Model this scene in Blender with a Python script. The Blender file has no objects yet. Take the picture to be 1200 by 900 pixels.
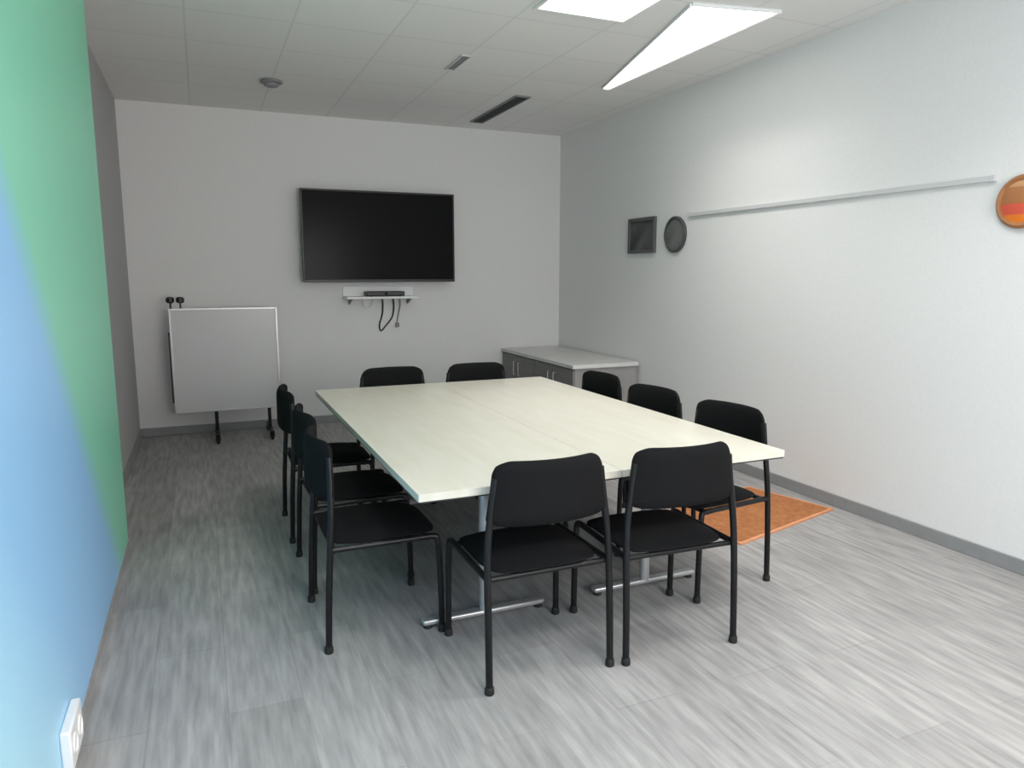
import bpy, math, random
from mathutils import Vector, Matrix
S = bpy.context.scene
C = S.collection
PI = math.pi
random.seed(4)

# ------------------------------------------------------------------ materials
def mat(name, col, rough=0.6, metal=0.0, spec=0.5, coat=0.0):
    m = bpy.data.materials.new(name); m.use_nodes = True
    b = m.node_tree.nodes['Principled BSDF']
    b.inputs['Base Color'].default_value = (*col, 1)
    b.inputs['Roughness'].default_value = rough
    b.inputs['Metallic'].default_value = metal
    b.inputs['Specular IOR Level'].default_value = spec
    b.inputs['Coat Weight'].default_value = coat
    return m

def nodes(m):
    nt = m.node_tree
    return nt, nt.nodes['Principled BSDF']

def noisy(name, c0, c1, scale=20, rough=0.7, bump=0.0, metal=0.0, spec=0.5, detail=3, stretch=(1, 1, 1)):
    m = mat(name, c0, rough, metal, spec); nt, b = nodes(m)
    tc = nt.nodes.new('ShaderNodeTexCoord'); mp = nt.nodes.new('ShaderNodeMapping')
    mp.inputs['Scale'].default_value = stretch
    nz = nt.nodes.new('ShaderNodeTexNoise'); nz.inputs['Scale'].default_value = scale; nz.inputs['Detail'].default_value = detail
    rp = nt.nodes.new('ShaderNodeValToRGB')
    rp.color_ramp.elements[0].color = (*c0, 1); rp.color_ramp.elements[0].position = 0.3
    rp.color_ramp.elements[1].color = (*c1, 1); rp.color_ramp.elements[1].position = 0.7
    nt.links.new(tc.outputs['Object'], mp.inputs[0]); nt.links.new(mp.outputs[0], nz.inputs['Vector'])
    nt.links.new(nz.outputs[0], rp.inputs[0]); nt.links.new(rp.outputs[0], b.inputs['Base Color'])
    if bump:
        bp = nt.nodes.new('ShaderNodeBump'); bp.inputs['Strength'].default_value = bump; bp.inputs['Distance'].default_value = 0.002
        nt.links.new(nz.outputs[0], bp.inputs['Height']); nt.links.new(bp.outputs[0], b.inputs['Normal'])
    return m

M = {}
M['wall'] = noisy('wall_paint', (0.74, 0.728, 0.722), (0.77, 0.758, 0.752), 60, 0.75, 0.05)
M['skirting'] = noisy('grey_skirting', (0.25, 0.25, 0.252), (0.28, 0.28, 0.282), 15, 0.5)
M['fabric'] = noisy('black_upholstery', (0.0055, 0.0055, 0.006), (0.010, 0.010, 0.011), 260, 0.85, 0.3, spec=0.12)
M['black_steel'] = mat('black_steel', (0.008, 0.008, 0.009), 0.35, 0.0, 0.3)
M['rubber'] = mat('black_rubber', (0.01, 0.01, 0.01), 0.8)
M['alu'] = noisy('brushed_aluminium', (0.52, 0.52, 0.53), (0.60, 0.60, 0.61), 40, 0.4, 0, 0.7, stretch=(1, 1, 12))
M['tabletop'] = noisy('pale_laminate', (0.63, 0.60, 0.505), (0.68, 0.655, 0.58), 3, 0.32, stretch=(6, 1, 1), spec=0.5)
M['edge'] = mat('table_edge', (0.62, 0.61, 0.57), 0.5)
M['white_plastic'] = mat('white_plastic', (0.82, 0.82, 0.82), 0.4)
M['white_board'] = mat('whiteboard_enamel', (0.58, 0.575, 0.575), 0.3)
M['black_plastic'] = mat('black_plastic', (0.012, 0.012, 0.013), 0.4)
M['screen'] = mat('screen_glass', (0.008, 0.008, 0.009), 0.22, 0, 0.06)
M['grey_plastic'] = mat('grey_plastic', (0.22, 0.22, 0.23), 0.5)
M['dark_slot'] = mat('dark_slot', (0.05, 0.05, 0.055), 0.7)
M['cab_front_shaded'] = noisy('shaded_cabinet_front', (0.17, 0.165, 0.16), (0.21, 0.205, 0.20), 8, 0.5, stretch=(1, 1, 8))  # darker than the body: shade on the front put into its grey
M['cab_body'] = noisy('grey_cabinet_body', (0.27, 0.26, 0.255), (0.31, 0.30, 0.295), 8, 0.5)
M['cab_top'] = noisy('pale_cabinet_top', (0.62, 0.61, 0.60), (0.67, 0.66, 0.65), 8, 0.4)
M['rail'] = mat('pale_grey_rail', (0.58, 0.58, 0.58), 0.5)

def floor_material():
    m = mat('grey_carpet_planks', (0.4, 0.4, 0.4), 0.85, 0, 0.25); nt, b = nodes(m)
    tc = nt.nodes.new('ShaderNodeTexCoord')
    mp = nt.nodes.new('ShaderNodeMapping'); mp.inputs['Rotation'].default_value = (0, 0, PI/2)
    br = nt.nodes.new('ShaderNodeTexBrick')
    br.inputs['Color1'].default_value = (0.31, 0.303, 0.30, 1); br.inputs['Color2'].default_value = (0.36, 0.353, 0.35, 1)
    br.inputs['Mortar'].default_value = (0.30, 0.294, 0.29, 1)
    br.inputs['Scale'].default_value = 1.0; br.inputs['Mortar Size'].default_value = 0.003
    br.inputs['Brick Width'].default_value = 1.0; br.inputs['Row Height'].default_value = 0.25
    nt.links.new(tc.outputs['Object'], mp.inputs[0]); nt.links.new(mp.outputs[0], br.inputs['Vector'])
    mp2 = nt.nodes.new('ShaderNodeMapping'); mp2.inputs['Scale'].default_value = (22, 2.2, 1)
    nz = nt.nodes.new('ShaderNodeTexNoise'); nz.inputs['Scale'].default_value = 1.6; nz.inputs['Detail'].default_value = 5
    nt.links.new(tc.outputs['Object'], mp2.inputs[0]); nt.links.new(mp2.outputs[0], nz.inputs['Vector'])
    rp = nt.nodes.new('ShaderNodeValToRGB')
    rp.color_ramp.elements[0].position = 0.3; rp.color_ramp.elements[0].color = (0.72, 0.72, 0.72, 1)
    rp.color_ramp.elements[1].position = 0.7; rp.color_ramp.elements[1].color = (1.12, 1.11, 1.10, 1)
    nt.links.new(nz.outputs[0], rp.inputs[0])
    mx = nt.nodes.new('ShaderNodeMix'); mx.data_type = 'RGBA'; mx.blend_type = 'MULTIPLY'; mx.inputs[0].default_value = 1.0
    nt.links.new(br.outputs['Color'], mx.inputs[6]); nt.links.new(rp.outputs[0], mx.inputs[7])
    nt.links.new(mx.outputs[2], b.inputs['Base Color'])
    fz = nt.nodes.new('ShaderNodeTexNoise'); fz.inputs['Scale'].default_value = 220
    nt.links.new(tc.outputs['Object'], fz.inputs['Vector'])
    bp = nt.nodes.new('ShaderNodeBump'); bp.inputs['Strength'].default_value = 0.4; bp.inputs['Distance'].default_value = 0.003
    nt.links.new(fz.outputs[0], bp.inputs['Height']); nt.links.new(bp.outputs[0], b.inputs['Normal'])
    return m
M['floor'] = floor_material()

def ceiling_material():
    m = mat('ceiling_tiles', (0.66, 0.65, 0.645), 0.85, 0, 0.2); nt, b = nodes(m)
    tc = nt.nodes.new('ShaderNodeTexCoord')
    br = nt.nodes.new('ShaderNodeTexBrick'); br.offset = 0
    br.inputs['Color1'].default_value = (0.79, 0.78, 0.77, 1); br.inputs['Color2'].default_value = (0.81, 0.80, 0.79, 1)
    br.inputs['Mortar'].default_value = (0.70, 0.69, 0.685, 1)
    br.inputs['Scale'].default_value = 1.0; br.inputs['Mortar Size'].default_value = 0.007
    br.inputs['Brick Width'].default_value = 0.6; br.inputs['Row Height'].default_value = 0.6
    nt.links.new(tc.outputs['Object'], br.inputs['Vector']); nt.links.new(br.outputs['Color'], b.inputs['Base Color'])
    return m
M['ceiling'] = ceiling_material()

def film_material():
    # printed film: mint at the far upper end, sky blue at the near lower end
    m = mat('graduated_film', (0.4, 0.7, 0.6), 0.35, 0, 0.4); nt, b = nodes(m)
    tc = nt.nodes.new('ShaderNodeTexCoord'); sp = nt.nodes.new('ShaderNodeSeparateXYZ')
    nt.links.new(tc.outputs['Object'], sp.inputs[0])
    a = nt.nodes.new('ShaderNodeMath'); a.operation = 'MULTIPLY'; a.inputs[1].default_value = 1.0
    nt.links.new(sp.outputs['Y'], a.inputs[0])
    c = nt.nodes.new('ShaderNodeMath'); c.operation = 'ADD'
    nt.links.new(a.outputs[0], c.inputs[0]); nt.links.new(sp.outputs['Z'], c.inputs[1])
    rg = nt.nodes.new('ShaderNodeMapRange'); rg.inputs['From Min'].default_value = 2.2; rg.inputs['From Max'].default_value = 5.4
    nt.links.new(c.outputs[0], rg.inputs['Value'])
    rp = nt.nodes.new('ShaderNodeValToRGB'); e = rp.color_ramp.elements
    e[0].position = 0.0; e[0].color = (0.46, 0.80, 0.97, 1)
    e[1].position = 1.0; e[1].color = (0.25, 0.72, 0.50, 1)
    k = e.new(0.22); k.color = (0.33, 0.62, 0.95, 1)
    k = e.new(0.53); k.color = (0.31, 0.60, 0.94, 1)
    k = e.new(0.62); k.color = (0.27, 0.72, 0.52, 1)
    nt.links.new(rg.outputs[0], rp.inputs[0]); nt.links.new(rp.outputs[0], b.inputs['Base Color'])
    return m
M['film'] = film_material()

def emit(name, col, strength):
    m = mat(name, (0.9, 0.9, 0.9), 0.5); nt, b = nodes(m)
    b.inputs['Emission Color'].default_value = (*col, 1); b.inputs['Emission Strength'].default_value = strength
    return m

# ------------------------------------------------------------------ mesh builder
class MB:
    def __init__(s): s.v = []; s.f = []
    def add(s, vs, fs):
        o = len(s.v); s.v += [tuple(p) for p in vs]; s.f += [tuple(i + o for i in q) for q in fs]
    def box(s, x0, x1, y0, y1, z0, z1):
        s.add([(x0,y0,z0),(x1,y0,z0),(x1,y1,z0),(x0,y1,z0),(x0,y0,z1),(x1,y0,z1),(x1,y1,z1),(x0,y1,z1)],
              [(0,3,2,1),(4,5,6,7),(0,1,5,4),(1,2,6,5),(2,3,7,6),(3,0,4,7)])
    def prism(s, pts, z0, z1):
        n = len(pts)
        s.add([(x,y,z0) for x,y in pts] + [(x,y,z1) for x,y in pts],
              [tuple(range(n-1,-1,-1)), tuple(range(n,2*n))] + [(i,(i+1)%n,n+(i+1)%n,n+i) for i in range(n)])
    def tube(s, path, r, n=12, r2=None):
        P = [Vector(p) for p in path]; m = len(P); rings = []
        up = None
        for i in range(m):
            t = (P[min(i+1,m-1)] - P[max(i-1,0)]).normalized()
            if up is None:
                a = Vector((0,0,1)) if abs(t.z) < 0.9 else Vector((1,0,0))
                up = (a - t*a.dot(t)).normalized()
            else: up = (up - t*up.dot(t)).normalized()
            sd = t.cross(up)
            rr = r if r2 is None else r + (r2-r)*i/(m-1)
            rings.append([P[i] + (up*math.cos(2*PI*k/n) + sd*math.sin(2*PI*k/n))*rr for k in range(n)])
        vs = [p for q in rings for p in q]
        fs = [(i*n+k, i*n+(k+1)%n, (i+1)*n+(k+1)%n, (i+1)*n+k) for i in range(m-1) for k in range(n)]
        fs += [tuple(range(n-1,-1,-1)), tuple(range((m-1)*n, m*n))]
        s.add(vs, fs)
    def lathe(s, prof, n=32, axis='z', c=(0,0,0)):
        vs = []
        for r, h in prof:
            for k in range(n):
                a = 2*PI*k/n; u, w = r*math.cos(a), r*math.sin(a)
                p = {'z': (u,w,h), 'x': (h,u,w), 'y': (w,h,u)}[axis]
                vs.append((p[0]+c[0], p[1]+c[1], p[2]+c[2]))
        m = len(prof)
        fs = [(i*n+k, i*n+(k+1)%n, (i+1)*n+(k+1)%n, (i+1)*n+k) for i in range(m-1) for k in range(n)]
        fs += [tuple(range(n-1,-1,-1)), tuple(range((m-1)*n, m*n))]
        s.add(vs, fs)
    def build(s, name, material, parent=None, bevel=0.0, seg=2, smooth=True, loc=(0,0,0), subsurf=0):
        me = bpy.data.meshes.new(name); me.from_pydata(s.v, [], s.f); me.validate(); me.update()
        import bmesh
        bm = bmesh.new(); bm.from_mesh(me); bmesh.ops.recalc_face_normals(bm, faces=bm.faces); bm.to_mesh(me); bm.free()
        if smooth:
            for p in me.polygons: p.use_smooth = True
            try: me.set_sharp_from_angle(angle=math.radians(38))
            except Exception: pass
        me.materials.append(material)
        o = bpy.data.objects.new(name, me); C.objects.link(o); o.location = loc
        if parent: o.parent = parent
        if bevel:
            b = o.modifiers.new('bevel', 'BEVEL'); b.width = bevel; b.segments = seg; b.limit_method = 'ANGLE'; b.angle_limit = math.radians(40)
        if subsurf:
            q = o.modifiers.new('sub', 'SUBSURF'); q.levels = subsurf; q.render_levels = subsurf
        return o

def thing(name, label, cat, loc=(0,0,0), rz=0, group=None):
    o = bpy.data.objects.new(name, None); C.objects.link(o); o.empty_display_size = 0.1
    o.location = loc; o.rotation_euler = (0,0,rz); o['label'] = label; o['category'] = cat
    if group: o['group'] = group
    return o
def tag(o, label, cat, group=None):
    o['label'] = label; o['category'] = cat
    if group: o['group'] = group
    return o
def box(name, m, x0, x1, y0, y1, z0, z1, parent=None, bevel=0.0):
    b = MB(); b.box(x0,x1,y0,y1,z0,z1); return b.build(name, m, parent, bevel)
def struct(o): o['kind'] = 'structure'; return o
def copy_tree(o, parent=None):
    c = o.copy(); C.objects.link(c)
    if parent: c.parent = parent
    for ch in list(o.children): copy_tree(ch, c)
    return c
def smooth_path(pts, k=6):
    P = [Vector(p) for p in pts]; out = []
    for i in range(len(P)-1):
        a = P[max(i-1,0)]; b = P[i]; c = P[i+1]; d = P[min(i+2,len(P)-1)]
        for j in range(k):
            t = j/k
            out.append(0.5*((2*b) + (c-a)*t + (2*a-5*b+4*c-d)*t*t + (3*b-a-3*c+d)*t**3))
    out.append(P[-1]); return out
def rrect(w, h, r, n=6):
    pts = []
    for cx, cy, a0 in ((w/2-r, h/2-r, 0), (-w/2+r, h/2-r, PI/2), (-w/2+r, -h/2+r, PI), (w/2-r, -h/2+r, 1.5*PI)):
        for i in range(n+1):
            a = a0 + i*PI/2/n; pts.append((cx + r*math.cos(a), cy + r*math.sin(a)))
    return pts

# ------------------------------------------------------------------ room shell
XL, XR, YF, YB, ZC = -0.60, 3.73, -1.40, 7.42, 3.0
struct(box('floor', M['floor'], XL-0.1, XR+0.1, YF-0.1, YB+0.1, -0.1, 0))
struct(box('ceiling', M['ceiling'], XL-0.1, XR+0.1, YF-0.1, YB+0.1, ZC, ZC+0.1))
M['wall_darkened'] = noisy('darkened_wall_paint', (0.40, 0.395, 0.395), (0.43, 0.425, 0.425), 60, 0.75, 0.05)  # left wall colour darkened to deepen the shade of the far left corner
struct(box('wall_left', M['wall_darkened'], XL-0.1, XL, YF-0.1, YB+0.1, 0, ZC))
struct(box('wall_right', M['wall'], XR, XR+0.1, YF-0.1, YB+0.1, 0, ZC))
struct(box('wall_back', M['wall'], XL, XR, YB, YB+0.1, 0, ZC))
struct(box('wall_front', M['wall'], XL, XR, YF-0.1, YF, 0, ZC))
struct(box('baseboard_right', M['skirting'], XR-0.014, XR, YF, YB, 0, 0.078, bevel=0.003))
struct(box('baseboard_back', M['skirting'], XL, XR-0.014, YB-0.014, YB, 0, 0.078, bevel=0.003))
struct(box('baseboard_left', M['skirting'], XL, XL+0.014, 4.55, YB-0.014, 0, 0.078, bevel=0.003))

# partition with coloured film along the left wall
PY = 4.42
pt = thing('partition', 'tall mint green to sky blue film covered partition along the left side', 'partition', (-0.53, 0, 0))
box('film_panel', M['film'], -0.055, 0.07, YF+0.01, PY, 0.035, ZC-0.006, pt)
box('base_rail', M['alu'], -0.06, 0.075, YF+0.01, PY, 0.0, 0.035, pt, 0.003)
box('end_post', M['skirting'], -0.06, 0.055, PY, PY+0.06, 0.0, ZC-0.006, pt, 0.003)

# white socket box low on the partition
so = thing('wall_socket', 'small white socket box low on the blue end of the partition', 'socket', (-0.46, 2.40, 0.105))
box('back_box', M['white_plastic'], 0, 0.03, -0.10, 0.10, -0.065, 0.065, so, 0.006)
for s in (-1, 1):
    b = MB(); b.lathe([(0.001,0.0305),(0.026,0.0305),(0.028,0.034),(0.031,0.034),(0.033,0.0295)], 24, 'x', (0, s*0.046, 0)); b.build('socket_ring', M['white_plastic'], so)

# ------------------------------------------------------------------ ceiling lights
LCOL = (1.0, 0.97, 0.935)
M['lamp'] = emit('lamp_diffuser', LCOL, 3.0)
LIGHTS = dict(a=11.0, b=8.0, c=12.0, d=6.0, e=6.0, f=24.0, g=98.0)
def area(name, parent, sx, sy, power, z=-0.016, spread=120, col=LCOL, loc=(0, 0)):
    L = bpy.data.lights.new(name, 'AREA'); L.shape = 'RECTANGLE'; L.size = sx; L.size_y = sy; L.energy = power; L.color = col; L.spread = math.radians(spread)
    o = bpy.data.objects.new(name, L); C.objects.link(o); o.parent = parent; o.location = (loc[0], loc[1], z); return o
def square_light(x, y, label, power, w=0.6):
    t = thing('ceiling_light', label, 'ceiling light', (x, y, ZC))
    f = MB(); h = w/2
    for a in ((-h,h,-h,-h+0.02),(-h,h,h-0.02,h),(-h,-h+0.02,-h+0.02,h-0.02),(h-0.02,h,-h+0.02,h-0.02)): f.box(a[0],a[1],a[2],a[3],-0.014,-0.001)
    f.build('frame', M['white_plastic'], t)
    box('diffuser', M['lamp'], -h+0.02, h-0.02, -h+0.02, h-0.02, -0.010, -0.001, t)
    area('lamp_glow', t, w-0.06, w-0.06, power)
    return t
square_light(2.13, 3.70, 'square flat ceiling light panel cut by the top edge of the photo', LIGHTS['a'])
t = thing('ceiling_light', 'long tapering bright ceiling light beside the white right wall', 'ceiling light', (3.15, 3.5, ZC))
wp = [(-0.52, 0.10), (0.0, 0.0), (0.0, 1.90), (-0.05, 1.90)]
b = MB(); b.prism(wp, -0.012, -0.001); b.build('diffuser', M['lamp'], t)
b = MB(); b.tube([(0.012, -0.01, -0.008), (0.012, 1.92, -0.008)], 0.011, 8)
b.tube([(x-0.008, y+0.006, -0.008) for x, y in (wp[0], wp[3], (0.015, 1.92))], 0.008, 8)
b.tube([(-0.53, 0.09, -0.008), (0.012, -0.01, -0.008)], 0.011, 8); b.build('frame', M['white_plastic'], t)
area('lamp_glow', t, 0.2, 1.2, LIGHTS['b'], loc=(-0.16, 0.65))
# more of the same panels over the near half of the room
square_light(2.60, 1.90, 'square flat ceiling light panel over the near right of the room', LIGHTS['c'])
square_light(2.60, 0.20, 'square flat ceiling light panel behind the viewer on the right', LIGHTS['d'])
square_light(0.80, 1.90, 'square flat ceiling light panel over the near left of the room', LIGHTS['e'])
square_light(0.80, 0.20, 'square flat ceiling light panel behind the viewer on the left', LIGHTS['f'])
# daylight through the window behind the viewer
wn = bpy.data.objects.new('window_1', None); C.objects.link(wn); wn['kind'] = 'structure'; wn.location = (1.7, YF, 1.6)
f = MB()
for q in ((-1.1,1.1,-0.75,-0.69),(-1.1,1.1,0.69,0.75),(-1.1,-1.04,-0.69,0.69),(1.04,1.1,-0.69,0.69),(-0.03,0.03,-0.69,0.69)): f.box(q[0],q[1],0.0,0.05,q[2],q[3])
f.build('window_frame', M['white_plastic'], wn)
box('window_pane', emit('daylight_pane', (0.85, 0.93, 1.0), 0.6), -1.04, 1.04, 0.005, 0.015, -0.69, 0.69, wn)
o = area('window_glow', wn, 2.0, 1.3, LIGHTS['g'], 0, 180, (1.0, 0.95, 0.925)); o.location = (0, 0.06, 0); o.rotation_euler = (PI/2, 0, 0)

# ceiling fittings
v = thing('slot_vent', 'long dark slot vent in the ceiling near the television wall', 'vent', (2.62, 6.5, ZC))
f = MB(); f.box(-0.07,-0.055,-0.58,0.58,-0.012,-0.001); f.box(0.055,0.07,-0.58,0.58,-0.012,-0.001); f.box(-0.055,0.055,-0.58,-0.565,-0.012,-0.001); f.box(-0.055,0.055,0.565,0.58,-0.012,-0.001)
f.build('frame', M['grey_plastic'], v)
f = MB(); f.box(-0.055,0.055,-0.565,0.565,-0.004,-0.001)
for i in range(3): f.box(-0.035+i*0.03,-0.025+i*0.03,-0.565,0.565,-0.010,-0.004)
f.build('slats', M['dark_slot'], v)
v = thing('slot_vent', 'short thin grey slot vent in the middle of the ceiling', 'vent', (1.785, 5.2, ZC))
f = MB(); f.box(-0.035,-0.025,-0.19,0.19,-0.010,-0.001); f.box(0.025,0.035,-0.19,0.19,-0.010,-0.001); f.box(-0.025,0.025,-0.19,-0.18,-0.010,-0.001); f.box(-0.025,0.025,0.18,0.19,-0.010,-0.001)
f.build('frame', M['rail'], v)
box('slats', M['grey_plastic'], -0.025, 0.025, -0.18, 0.18, -0.006, -0.001, v)
v = thing('smoke_detector', 'small round grey detector on the ceiling at far left', 'smoke detector', (0.60, 6.25, ZC))
f = MB(); f.lathe([(0.075,-0.001),(0.085,-0.004),(0.085,-0.018),(0.07,-0.024)], 28); f.build('base', M['grey_plastic'], v)
f = MB(); f.lathe([(0.055,-0.024),(0.052,-0.042),(0.03,-0.05),(0.004,-0.05)], 28); f.build('sensor_head', M['grey_plastic'], v)

# ------------------------------------------------------------------ right wall
r = thing('picture_rail', 'long thin pale grey rail along the white right wall', 'rail', (XR, 0, 1.978))
box('track', M['rail'], -0.022, -0.0005, 2.53, 5.04, -0.014, 0.014, r, 0.002)
for y in (2.53, 5.04):
    box('end_cap', M['rail'], -0.024, -0.0005, y-0.012, y+0.012, -0.016, 0.016, r, 0.002)

p = thing('framed_picture', 'dark rectangular picture on the right wall beside the round grey plaque', 'picture', (XR, 5.73, 1.845))
def wood_art(name, a, b, sc):
    return noisy(name, a, b, sc, 0.6, detail=2)
f = MB(); w, h = 0.215, 0.158
for q in ((-w,w,-h,-h+0.03),(-w,w,h-0.03,h),(-w,-w+0.03,-h+0.03,h-0.03),(w-0.03,w,-h+0.03,h-0.03)): f.box(-0.03,-0.001,q[0],q[1],q[2],q[3])
f.build('frame', mat('dark_grey_frame', (0.09, 0.09, 0.09), 0.5), p, 0.003)
box('print', wood_art('dark_print', (0.025, 0.025, 0.025), (0.12, 0.12, 0.12), 5), -0.014, -0.002, -w+0.03, w-0.03, -h+0.03, h-0.03, p)

p = thing('wall_plaque', 'round dark grey plaque on the right wall beside the rail end', 'plaque', (XR, 5.225, 1.83))
f = MB(); f.lathe([(0.150,-0.001),(0.152,-0.02),(0.140,-0.028),(0.128,-0.02),(0.126,-0.012)], 40, 'x'); f.build('rim', mat('dark_grey_rim', (0.06, 0.06, 0.06), 0.5), p)
f = MB(); f.lathe([(0.126,-0.001),(0.126,-0.014),(0.06,-0.020),(0.002,-0.022)], 40, 'x'); f.build('face', wood_art('grey_face', (0.11, 0.11, 0.11), (0.17, 0.17, 0.17), 6), p)

p = thing('wall_plaque', 'round orange and brown plaque cut off by the right edge of the photo', 'plaque', (XR, 2.37, 1.85))
f = MB(); f.lathe([(0.128,-0.001),(0.130,-0.02),(0.115,-0.034),(0.100,-0.026)], 40, 'x'); f.build('rim', noisy('brown_wood_rim', (0.30, 0.11, 0.03), (0.42, 0.17, 0.06), 14, 0.4), p)
def plaque_face():
    m = mat('orange_brown_face', (0.4, 0.2, 0.1), 0.4); nt, b = nodes(m)
    tc = nt.nodes.new('ShaderNodeTexCoord'); sp = nt.nodes.new('ShaderNodeSeparateXYZ'); nt.links.new(tc.outputs['Object'], sp.inputs[0])
    rg = nt.nodes.new('ShaderNodeMapRange'); rg.inputs['From Min'].default_value = -0.12; rg.inputs['From Max'].default_value = 0.12
    nt.links.new(sp.outputs['Z'], rg.inputs['Value'])
    rp = nt.nodes.new('ShaderNodeValToRGB'); rp.color_ramp.interpolation = 'CONSTANT'; e = rp.color_ramp.elements
    e[0].position = 0; e[0].color = (0.80, 0.20, 0.02, 1)
    e[1].position = 0.24; e[1].color = (0.66, 0.10, 0.06, 1)
    k = e.new(0.46); k.color = (0.40, 0.16, 0.06, 1)
    k = e.new(0.80); k.color = (0.56, 0.28, 0.13, 1)
    nt.links.new(rg.outputs[0], rp.inputs[0]); nt.links.new(rp.outputs[0], b.inputs['Base Color']); return m
f = MB(); f.lathe([(0.102,-0.001),(0.102,-0.026),(0.06,-0.036),(0.002,-0.040)], 40, 'x'); f.build('face', plaque_face(), p)

# orange mat on the floor by the right wall
def mat_material():
    return noisy('orange_brown_pile', (0.31, 0.125, 0.05), (0.43, 0.18, 0.078), 30, 0.95, 0.5, spec=0.1)
mt = thing('floor_mat', 'orange brown mat on the floor by the right wall behind chairs', 'mat', (3.09, 3.50, 0), math.radians(15))
b = MB(); b.prism(rrect(0.96, 0.60, 0.02), 0.0, 0.012); b.build('pile', mat_material(), mt, 0.003)
b = MB()
for q in ((-0.5,0.5,-0.32,-0.29),(-0.5,0.5,0.29,0.32),(-0.5,-0.47,-0.29,0.29),(0.47,0.5,-0.29,0.29)): b.box(q[0],q[1],q[2],q[3],0.0,0.010)
b.build('border', noisy('pale_orange_border', (0.58, 0.27, 0.13), (0.66, 0.32, 0.20), 30, 0.95, spec=0.1), mt)

# ------------------------------------------------------------------ television group
tv = thing('television', 'large black flat screen television mounted on the back wall', 'television', (1.672, 7.27, 1.862))
W, Hh = 0.765, 0.442
f = MB()
for q in ((-W,W,-Hh,-Hh+0.028),(-W,W,Hh-0.018,Hh),(-W,-W+0.018,-Hh+0.028,Hh-0.018),(W-0.018,W,-Hh+0.028,Hh-0.018)): f.box(q[0],q[1],-0.006,0.03,q[2],q[3])
f.build('bezel', M['black_plastic'], tv, 0.003)
box('screen', M['screen'], -W+0.018, W-0.018, -0.002, 0.02, -Hh+0.028, Hh-0.018, tv)
b = MB(); b.box(-W+0.01, W-0.01, 0.02, 0.05, -Hh+0.01, Hh-0.01); b.box(-0.45, 0.45, 0.05, 0.075, -0.32, 0.2); b.build('back_cover', M['black_plastic'], tv, 0.006)
b = MB(); b.box(-0.3, 0.3, 0.125, 0.149, -0.2, 0.2); b.box(-0.26,-0.22,0.075,0.125,-0.22,0.22); b.box(0.22,0.26,0.075,0.125,-0.22,0.22); b.build('wall_bracket', M['black_steel'], tv, 0.002)

sh = thing('wall_shelf', 'narrow white shelf fixed to the wall under the television', 'shelf', (1.665, YB, 1.265))
box('board', M['white_plastic'], -0.36, 0.36, -0.22, -0.001, -0.012, 0.012, sh, 0.003)
box('back_plate', M['white_plastic'], -0.36, 0.36, -0.016, -0.001, 0.012, 0.11, sh, 0.003)
for s in (-0.3, 0.3):
    b = MB(); b.add([(s-0.008,-0.001,-0.012),(s-0.008,-0.16,-0.012),(s-0.008,-0.001,-0.07),(s+0.008,-0.001,-0.012),(s+0.008,-0.16,-0.012),(s+0.008,-0.001,-0.07)],
                    [(0,1,2),(3,5,4),(0,3,4,1),(1,4,5,2),(2,5,3,0)]); b.build('bracket', M['grey_plastic'], sh)
bx = thing('video_unit', 'black video conference box on the white shelf under the television', 'media box', (1.70, YB-0.115, 1.2775))
box('housing', M['black_plastic'], -0.19, 0.19, -0.08, 0.08, 0.004, 0.05, bx, 0.006)
for sx in (-0.15, 0.15):
    for sy in (-0.06, 0.06):
        b = MB(); b.lathe([(0.012, 0.0), (0.012, 0.006)], 12, 'z', (sx, sy, 0)); b.build('foot', M['rubber'], bx)
b = MB(); b.lathe([(0.001,-0.082),(0.016,-0.082),(0.019,-0.076)], 18, 'y', (0.0, 0, 0.027)); b.build('lens', M['screen'], bx)
UZ = 1.2535; WY = YB-0.0055
cb = MB(); cb.tube(smooth_path([(1.80,YB-0.06,UZ),(1.815,YB-0.03,1.17),(1.80,WY,1.06),(1.73,WY,0.97),(1.68,WY,0.92),(1.665,WY,0.98),(1.695,WY,1.08),(1.70,YB-0.03,1.17),(1.69,YB-0.06,UZ)]), 0.008, 8)
tag(cb.build('cable', M['black_plastic']), 'black cable looping down the wall under the television', 'cable')
cb = MB(); cb.tube(smooth_path([(1.87,YB-0.06,UZ),(1.88,YB-0.03,1.18),(1.86,WY,1.06),(1.85,WY,1.0)]), 0.007, 8); cb.box(1.833,1.867,YB-0.03,YB+0.0005,0.955,1.0)
tag(cb.build('cable', M['grey_plastic']), 'short grey cable ending in a wall plug under the shelf', 'cable')
cb = MB(); cb.tube(smooth_path([(1.50,YB-0.06,UZ),(1.50,YB-0.03,1.20),(1.535,WY,1.165),(1.585,YB-0.03,1.19),(1.60,YB-0.06,UZ)]), 0.006, 8)
tag(cb.build('cable', M['white_plastic']), 'pale cable drooping close beneath the white shelf', 'cable')

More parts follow.
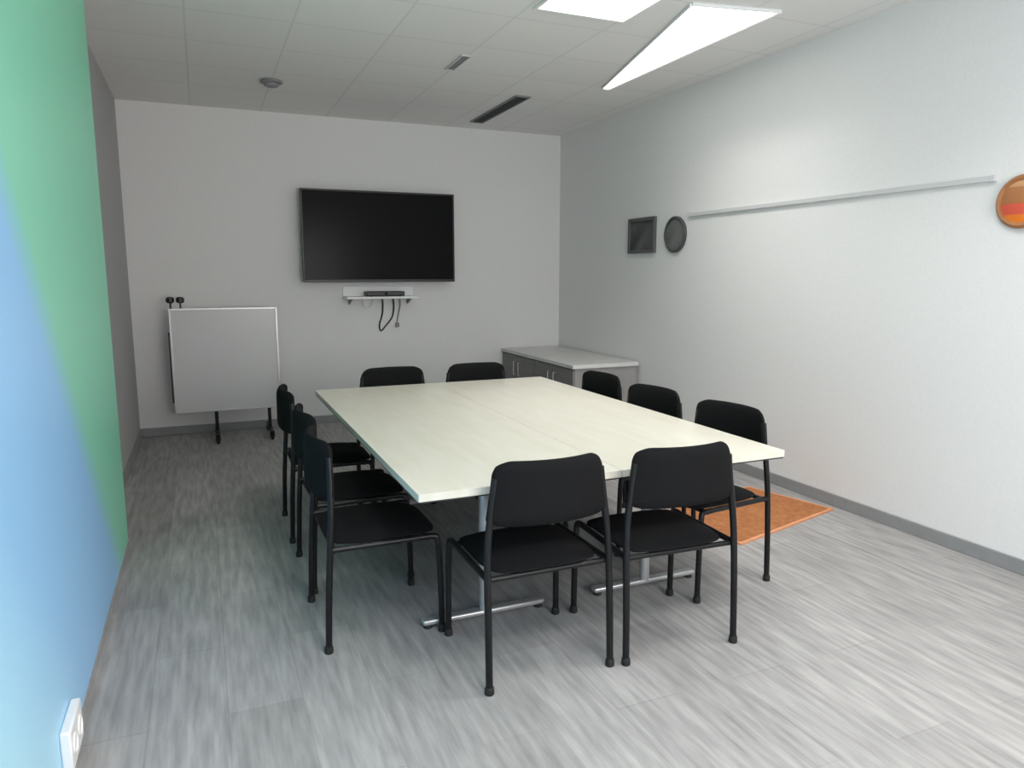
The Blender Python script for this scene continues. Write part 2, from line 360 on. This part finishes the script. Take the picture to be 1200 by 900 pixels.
# ------------------------------------------------------------------ mobile whiteboard at far left
wb = thing('mobile_whiteboard', 'white mobile board on castors at the left of the back wall', 'whiteboard', (0.16, 7.05, 0))
x0, x1 = -0.44, 0.47
box('panel', M['white_board'], x0+0.012, x1-0.012, -0.012, 0.012, 0.275, 1.185, wb)
b = MB()
b.box(x0, x0+0.018, -0.018, 0.018, 0.265, 1.20); b.box(x1-0.018, x1, -0.018, 0.018, 0.265, 1.20)
b.box(x0+0.018, x1-0.018, -0.016, 0.016, 1.182, 1.20); b.box(x0+0.018, x1-0.018, -0.016, 0.016, 0.262, 0.278)
b.build('frame', M['alu'], wb, 0.002)
box('shadow_strip', M['black_plastic'], x0-0.014, x0, -0.018, 0.018, 0.36, 0.99, wb, 0.002)['label'] = 'dark strip for the shadow beside the board'  # solid dark strip standing in for the shadow left of the board
for xx in (x0+0.02, x0+0.10):
    b = MB(); b.tube([(xx,0,1.20),(xx,0,1.245)], 0.008, 10); b.lathe([(0.018,1.245),(0.034,1.255),(0.034,1.29),(0.02,1.30)], 20, 'z', (xx,0,0)); b.build('clamp_knob', M['black_plastic'], wb)
for xx in (-0.10, 0.36):
    b = MB(); b.box(xx-0.015, xx+0.015, -0.012, 0.012, 0.06, 0.262); b.box(xx-0.018, xx+0.018, -0.24, 0.24, 0.055, 0.085)
    lg = b.build('foot', M['black_steel'], wb, 0.003)
    for yy in (-0.21, 0.21):
        c = MB(); c.lathe([(0.012,-0.014),(0.027,-0.012),(0.027,0.012),(0.012,0.014)], 20, 'x', (xx, yy, 0.027)); c.box(xx-0.02, xx+0.02, yy-0.01, yy+0.01, 0.024, 0.056)
        c.build('castor', M['rubber'], lg)

# ------------------------------------------------------------------ credenza
cr = thing('sideboard', 'long low grey sideboard against the right wall in the far corner', 'sideboard', (3.36, 6.55, 0))
xa, xb, ya, yb = -0.335, 0.345, -0.83, 0.855
box('carcass', M['cab_body'], xa+0.022, xb-0.005, ya+0.01, yb-0.01, 0.06, 0.655, cr, 0.002)
box('plinth', M['dark_slot'], xa+0.05, xb-0.02, ya+0.03, yb-0.03, 0.0, 0.06, cr)
box('top', M['cab_top'], xa-0.01, xb, ya-0.01, yb, 0.655, 0.69, cr, 0.003)
n = 4; wd = (yb-ya-0.02)/n
for i in range(n):
    d = box('door', M['cab_front_shaded'], xa+0.002, xa+0.021, ya+0.013+i*wd, ya+0.007+(i+1)*wd, 0.07, 0.645, cr, 0.002)
    b = MB(); yh = ya+0.01+i*wd + (wd-0.06 if i % 2 == 0 else 0.06)
    b.tube([(xa+0.002,yh,0.44),(xa-0.02,yh,0.44),(xa-0.02,yh,0.58),(xa+0.002,yh,0.58)], 0.005, 8); b.build('handle', M['alu'], d)

# ------------------------------------------------------------------ tables
TX0, TX1, TY0, TY1, TZ = 0.655, 2.315, 2.385, 4.90, 0.735
TW = (TX1-TX0)/2
def make_table(label):
    t = thing('conference_table', label, 'table', (TX0+TW/2, (TY0+TY1)/2, 0), 0)
    w, l = TW/2-0.001, (TY1-TY0)/2
    b = MB(); b.prism(rrect(2*w, 2*l, 0.006, 3), TZ-0.028, TZ); top = b.build('tabletop', M['tabletop'], t)
    b = MB(); b.prism(rrect(2*w-0.004, 2*l-0.004, 0.006, 3), TZ-0.034, TZ-0.028); b.build('underlay', M['black_plastic'], t)
    b = MB()
    for s in (-1, 1): b.box(s*0.22-0.02, s*0.22+0.02, -l+0.25, l-0.25, TZ-0.064, TZ-0.034)
    b.build('beam', M['black_steel'], t, 0.002)
    for s in (-1, 1):
        yy = s*(l-0.445)
        b = MB(); b.tube([(0,yy,0.03),(0,yy,TZ-0.07)], 0.024, 16); b.box(-0.30,0.30,yy-0.03,yy+0.03,TZ-0.07,TZ-0.060)
        b.box(-0.05,0.05,yy-0.03,yy+0.03,TZ-0.12,TZ-0.07)
        lg = b.build('leg', M['alu'], t)
        b = MB(); b.box(-0.285,0.285,yy-0.022,yy+0.022,0.016,0.040); b.build('foot_bar', M['alu'], lg, 0.008)
        for q in (-0.26, 0.26):
            b = MB(); b.lathe([(0.018,0.0),(0.020,0.004),(0.014,0.016)], 16, 'z', (q,yy,0)); b.build('foot_glide', M['rubber'], lg)
    return t
tb = make_table('pale topped conference table on the left, joined side by side to its twin')
t2 = copy_tree(tb); t2.location.x = TX0+1.5*TW; t2['label'] = 'pale topped conference table on the right, on the side of the white wall'

# ------------------------------------------------------------------ chairs
CH = 0.852
def make_chair():
    t = thing('visitor_chair', 'x', 'chair', group='black chairs around the conference table')
    # seat cushion, softly rounded
    b = MB(); nx, ny = 10, 10; top = []; bot = []
    for j in range(ny+1):
        for i in range(nx+1):
            u, v = -1+2*i/nx, -1+2*j/ny
            k = (abs(u)**5 + abs(v)**5)**(1/5) or 1; q = max(abs(u), abs(v))/k if k else 1
            x, y = u*q*0.232, v*q*0.230 + 0.005
            e = max(abs(u), abs(v))
            top.append((x, y, 0.465 - 0.030*e**6 + 0.004*(abs(u)**2) - 0.012*max(v, 0)**3)); bot.append((x, y, 0.425 + 0.004*e**6))
    n1 = nx+1; N = len(top); fs = []
    for j in range(ny):
        for i in range(nx):
            a = j*n1+i; fs.append((a, a+1, a+n1+1, a+n1)); fs.append((N+a, N+a+n1, N+a+n1+1, N+a+1))
    rim = [i for i in range(n1)] + [j*n1+nx for j in range(1, ny+1)] + [ny*n1+i for i in range(nx-1, -1, -1)] + [j*n1 for j in range(ny-1, 0, -1)]
    for i in range(len(rim)):
        a, c = rim[i], rim[(i+1) % len(rim)]; fs.append((a, N+a, N+c, c))
    b.add(top+bot, fs); b.build('seat', M['fabric'], t, subsurf=1)
    # backrest: a curved padded shell that sleeves the uprights; squared top corners
    b = MB(); nx, nz = 18, 10; fr = []; bk = []; ZB = 0.612
    for j in range(nz+1):
        for i in range(nx+1):
            u, v = -1+2*i/nx, j/nz
            z = ZB + (CH-ZB)*v
            z -= 0.022*max(0, abs(u)-0.82)/0.18*max(0, v-0.8)/0.2
            z += 0.020*(1-min(1, max(0, (1-abs(u))/0.25)))*max(0, 1-v*4)
            x = (0.250 - 0.034*v)*u*(1-0.035*max(0, v-0.8)/0.2)
            yc = -0.205 - 0.055*(1-u*u) + 0.004*v
            e = max(abs(u)**10, (2*abs(v-0.5))**10); th = 0.021*(1-0.6*e)
            fr.append((x, yc+th*0.8, z)); bk.append((x, yc-th, z))
    n1 = nx+1; N = len(fr); fs = []
    for j in range(nz):
        for i in range(nx):
            a = j*n1+i; fs.append((a, a+n1, a+n1+1, a+1)); fs.append((N+a, N+a+1, N+a+n1+1, N+a+n1))
    rim = [i for i in range(n1)] + [j*n1+nx for j in range(1, nz+1)] + [nz*n1+i for i in range(nx-1, -1, -1)] + [j*n1 for j in range(nz-1, 0, -1)]
    for i in range(len(rim)):
        a, c = rim[i], rim[(i+1) % len(rim)]; fs.append((a, c, N+c, N+a))
    b.add(fr+bk, fs); b.build('backrest', M['fabric'], t, subsurf=1)
    for s in (-1, 1):
        b = MB(); b.tube(smooth_path([(s*0.250,-0.245,0.012),(s*0.249,-0.236,0.25),(s*0.247,-0.224,0.44),(s*0.241,-0.215,0.56),(s*0.226,-0.211,0.68),(s*0.212,-0.211,0.79)], 4), 0.0135, 12)
        lg = b.build('leg', M['black_steel'], t)
        b = MB(); b.lathe([(0.016,0.0),(0.018,0.004),(0.017,0.024),(0.0145,0.03)], 14, 'z', (s*0.250,-0.245,0)); b.build('foot_glide', M['rubber'], lg)
        b = MB(); b.tube(smooth_path([(s*0.250,0.228,0.012),(s*0.249,0.224,0.25),(s*0.246,0.216,0.40),(s*0.242,0.20,0.422),(s*0.242,0.15,0.424)], 4), 0.0135, 12)
        lg = b.build('leg', M['black_steel'], t)
        b = MB(); b.lathe([(0.016,0.0),(0.018,0.004),(0.017,0.024),(0.0145,0.03)], 14, 'z', (s*0.250,0.228,0)); b.build('foot_glide', M['rubber'], lg)
    b = MB()
    for s in (-1, 1): b.tube([(s*0.242,0.15,0.424),(s*0.246,-0.227,0.424)], 0.0125, 10)
    b.tube([(-0.246,-0.21,0.418),(0.246,-0.21,0.418)], 0.011, 10); b.tube([(-0.242,0.17,0.418),(0.242,0.17,0.418)], 0.011, 10)
    b.build('seat_frame', M['black_steel'], t)
    return t
D = math.radians
CHAIRS = [
 (1.121, 2.505, D(0),      'black chair at the near table end, nearest and left of the two'),
 (1.692, 2.475, D(-2.5),   'black chair at the near table end, right of the two, toward the white wall'),
 (0.630, 3.030, D(-90),    'black chair on the left table side, nearest of the three'),
 (0.650, 3.620, D(-89),    'black chair on the left table side, middle of the three'),
 (0.640, 4.330, D(-91),    'black chair on the left table side, farthest of the three'),
 (2.212, 2.856, D(98),    'black chair on the right table side, nearest of the three, beside the orange mat'),
 (2.175, 3.480, D(97),     'black chair on the right table side, middle of the three'),
 (2.190, 4.130, D(93),     'black chair on the right table side, farthest, in front of the sideboard'),
 (1.200, 4.765, D(180),    'black chair at the far table end under the television, left of the two'),
 (1.825, 4.765, D(180),    'black chair at the far table end, right of the two, near the sideboard'),
]
first = make_chair()
for i, (x, y, rz, lab) in enumerate(CHAIRS):
    o = first if i == 0 else copy_tree(first)
    o.location = (x, y, 0); o.rotation_euler = (0, 0, rz); o['label'] = lab

# ------------------------------------------------------------------ world, camera, view
w = bpy.data.worlds.new('world'); S.world = w; w.use_nodes = True
w.node_tree.nodes['Background'].inputs[0].default_value = (0.8, 0.9, 1, 1); w.node_tree.nodes['Background'].inputs[1].default_value = 0.3

F = 850.0
cam = bpy.data.cameras.new('camera'); co = bpy.data.objects.new('camera', cam); C.objects.link(co)
cam.sensor_width = 36; cam.sensor_fit = 'HORIZONTAL'; cam.lens = F/1200*36; cam.clip_start = 0.02
R = Matrix(((0.92047984, 0.05863671, -0.38636589), (-0.39079005, 0.13811484, -0.91005902), (0.0, 0.98867893, 0.15004657)))
mw = R.to_4x4(); mw.translation = Vector((0, 0, 1.5)); co.matrix_world = mw
S.camera = co
S.view_settings.view_transform = 'Standard'; S.view_settings.look = 'None'; S.view_settings.gamma = 1.0; S.view_settings.exposure = 0.0
S.view_settings.use_curve_mapping = False
S.cycles.max_bounces = 10; S.cycles.diffuse_bounces = 8
S.cycles.use_denoising = True
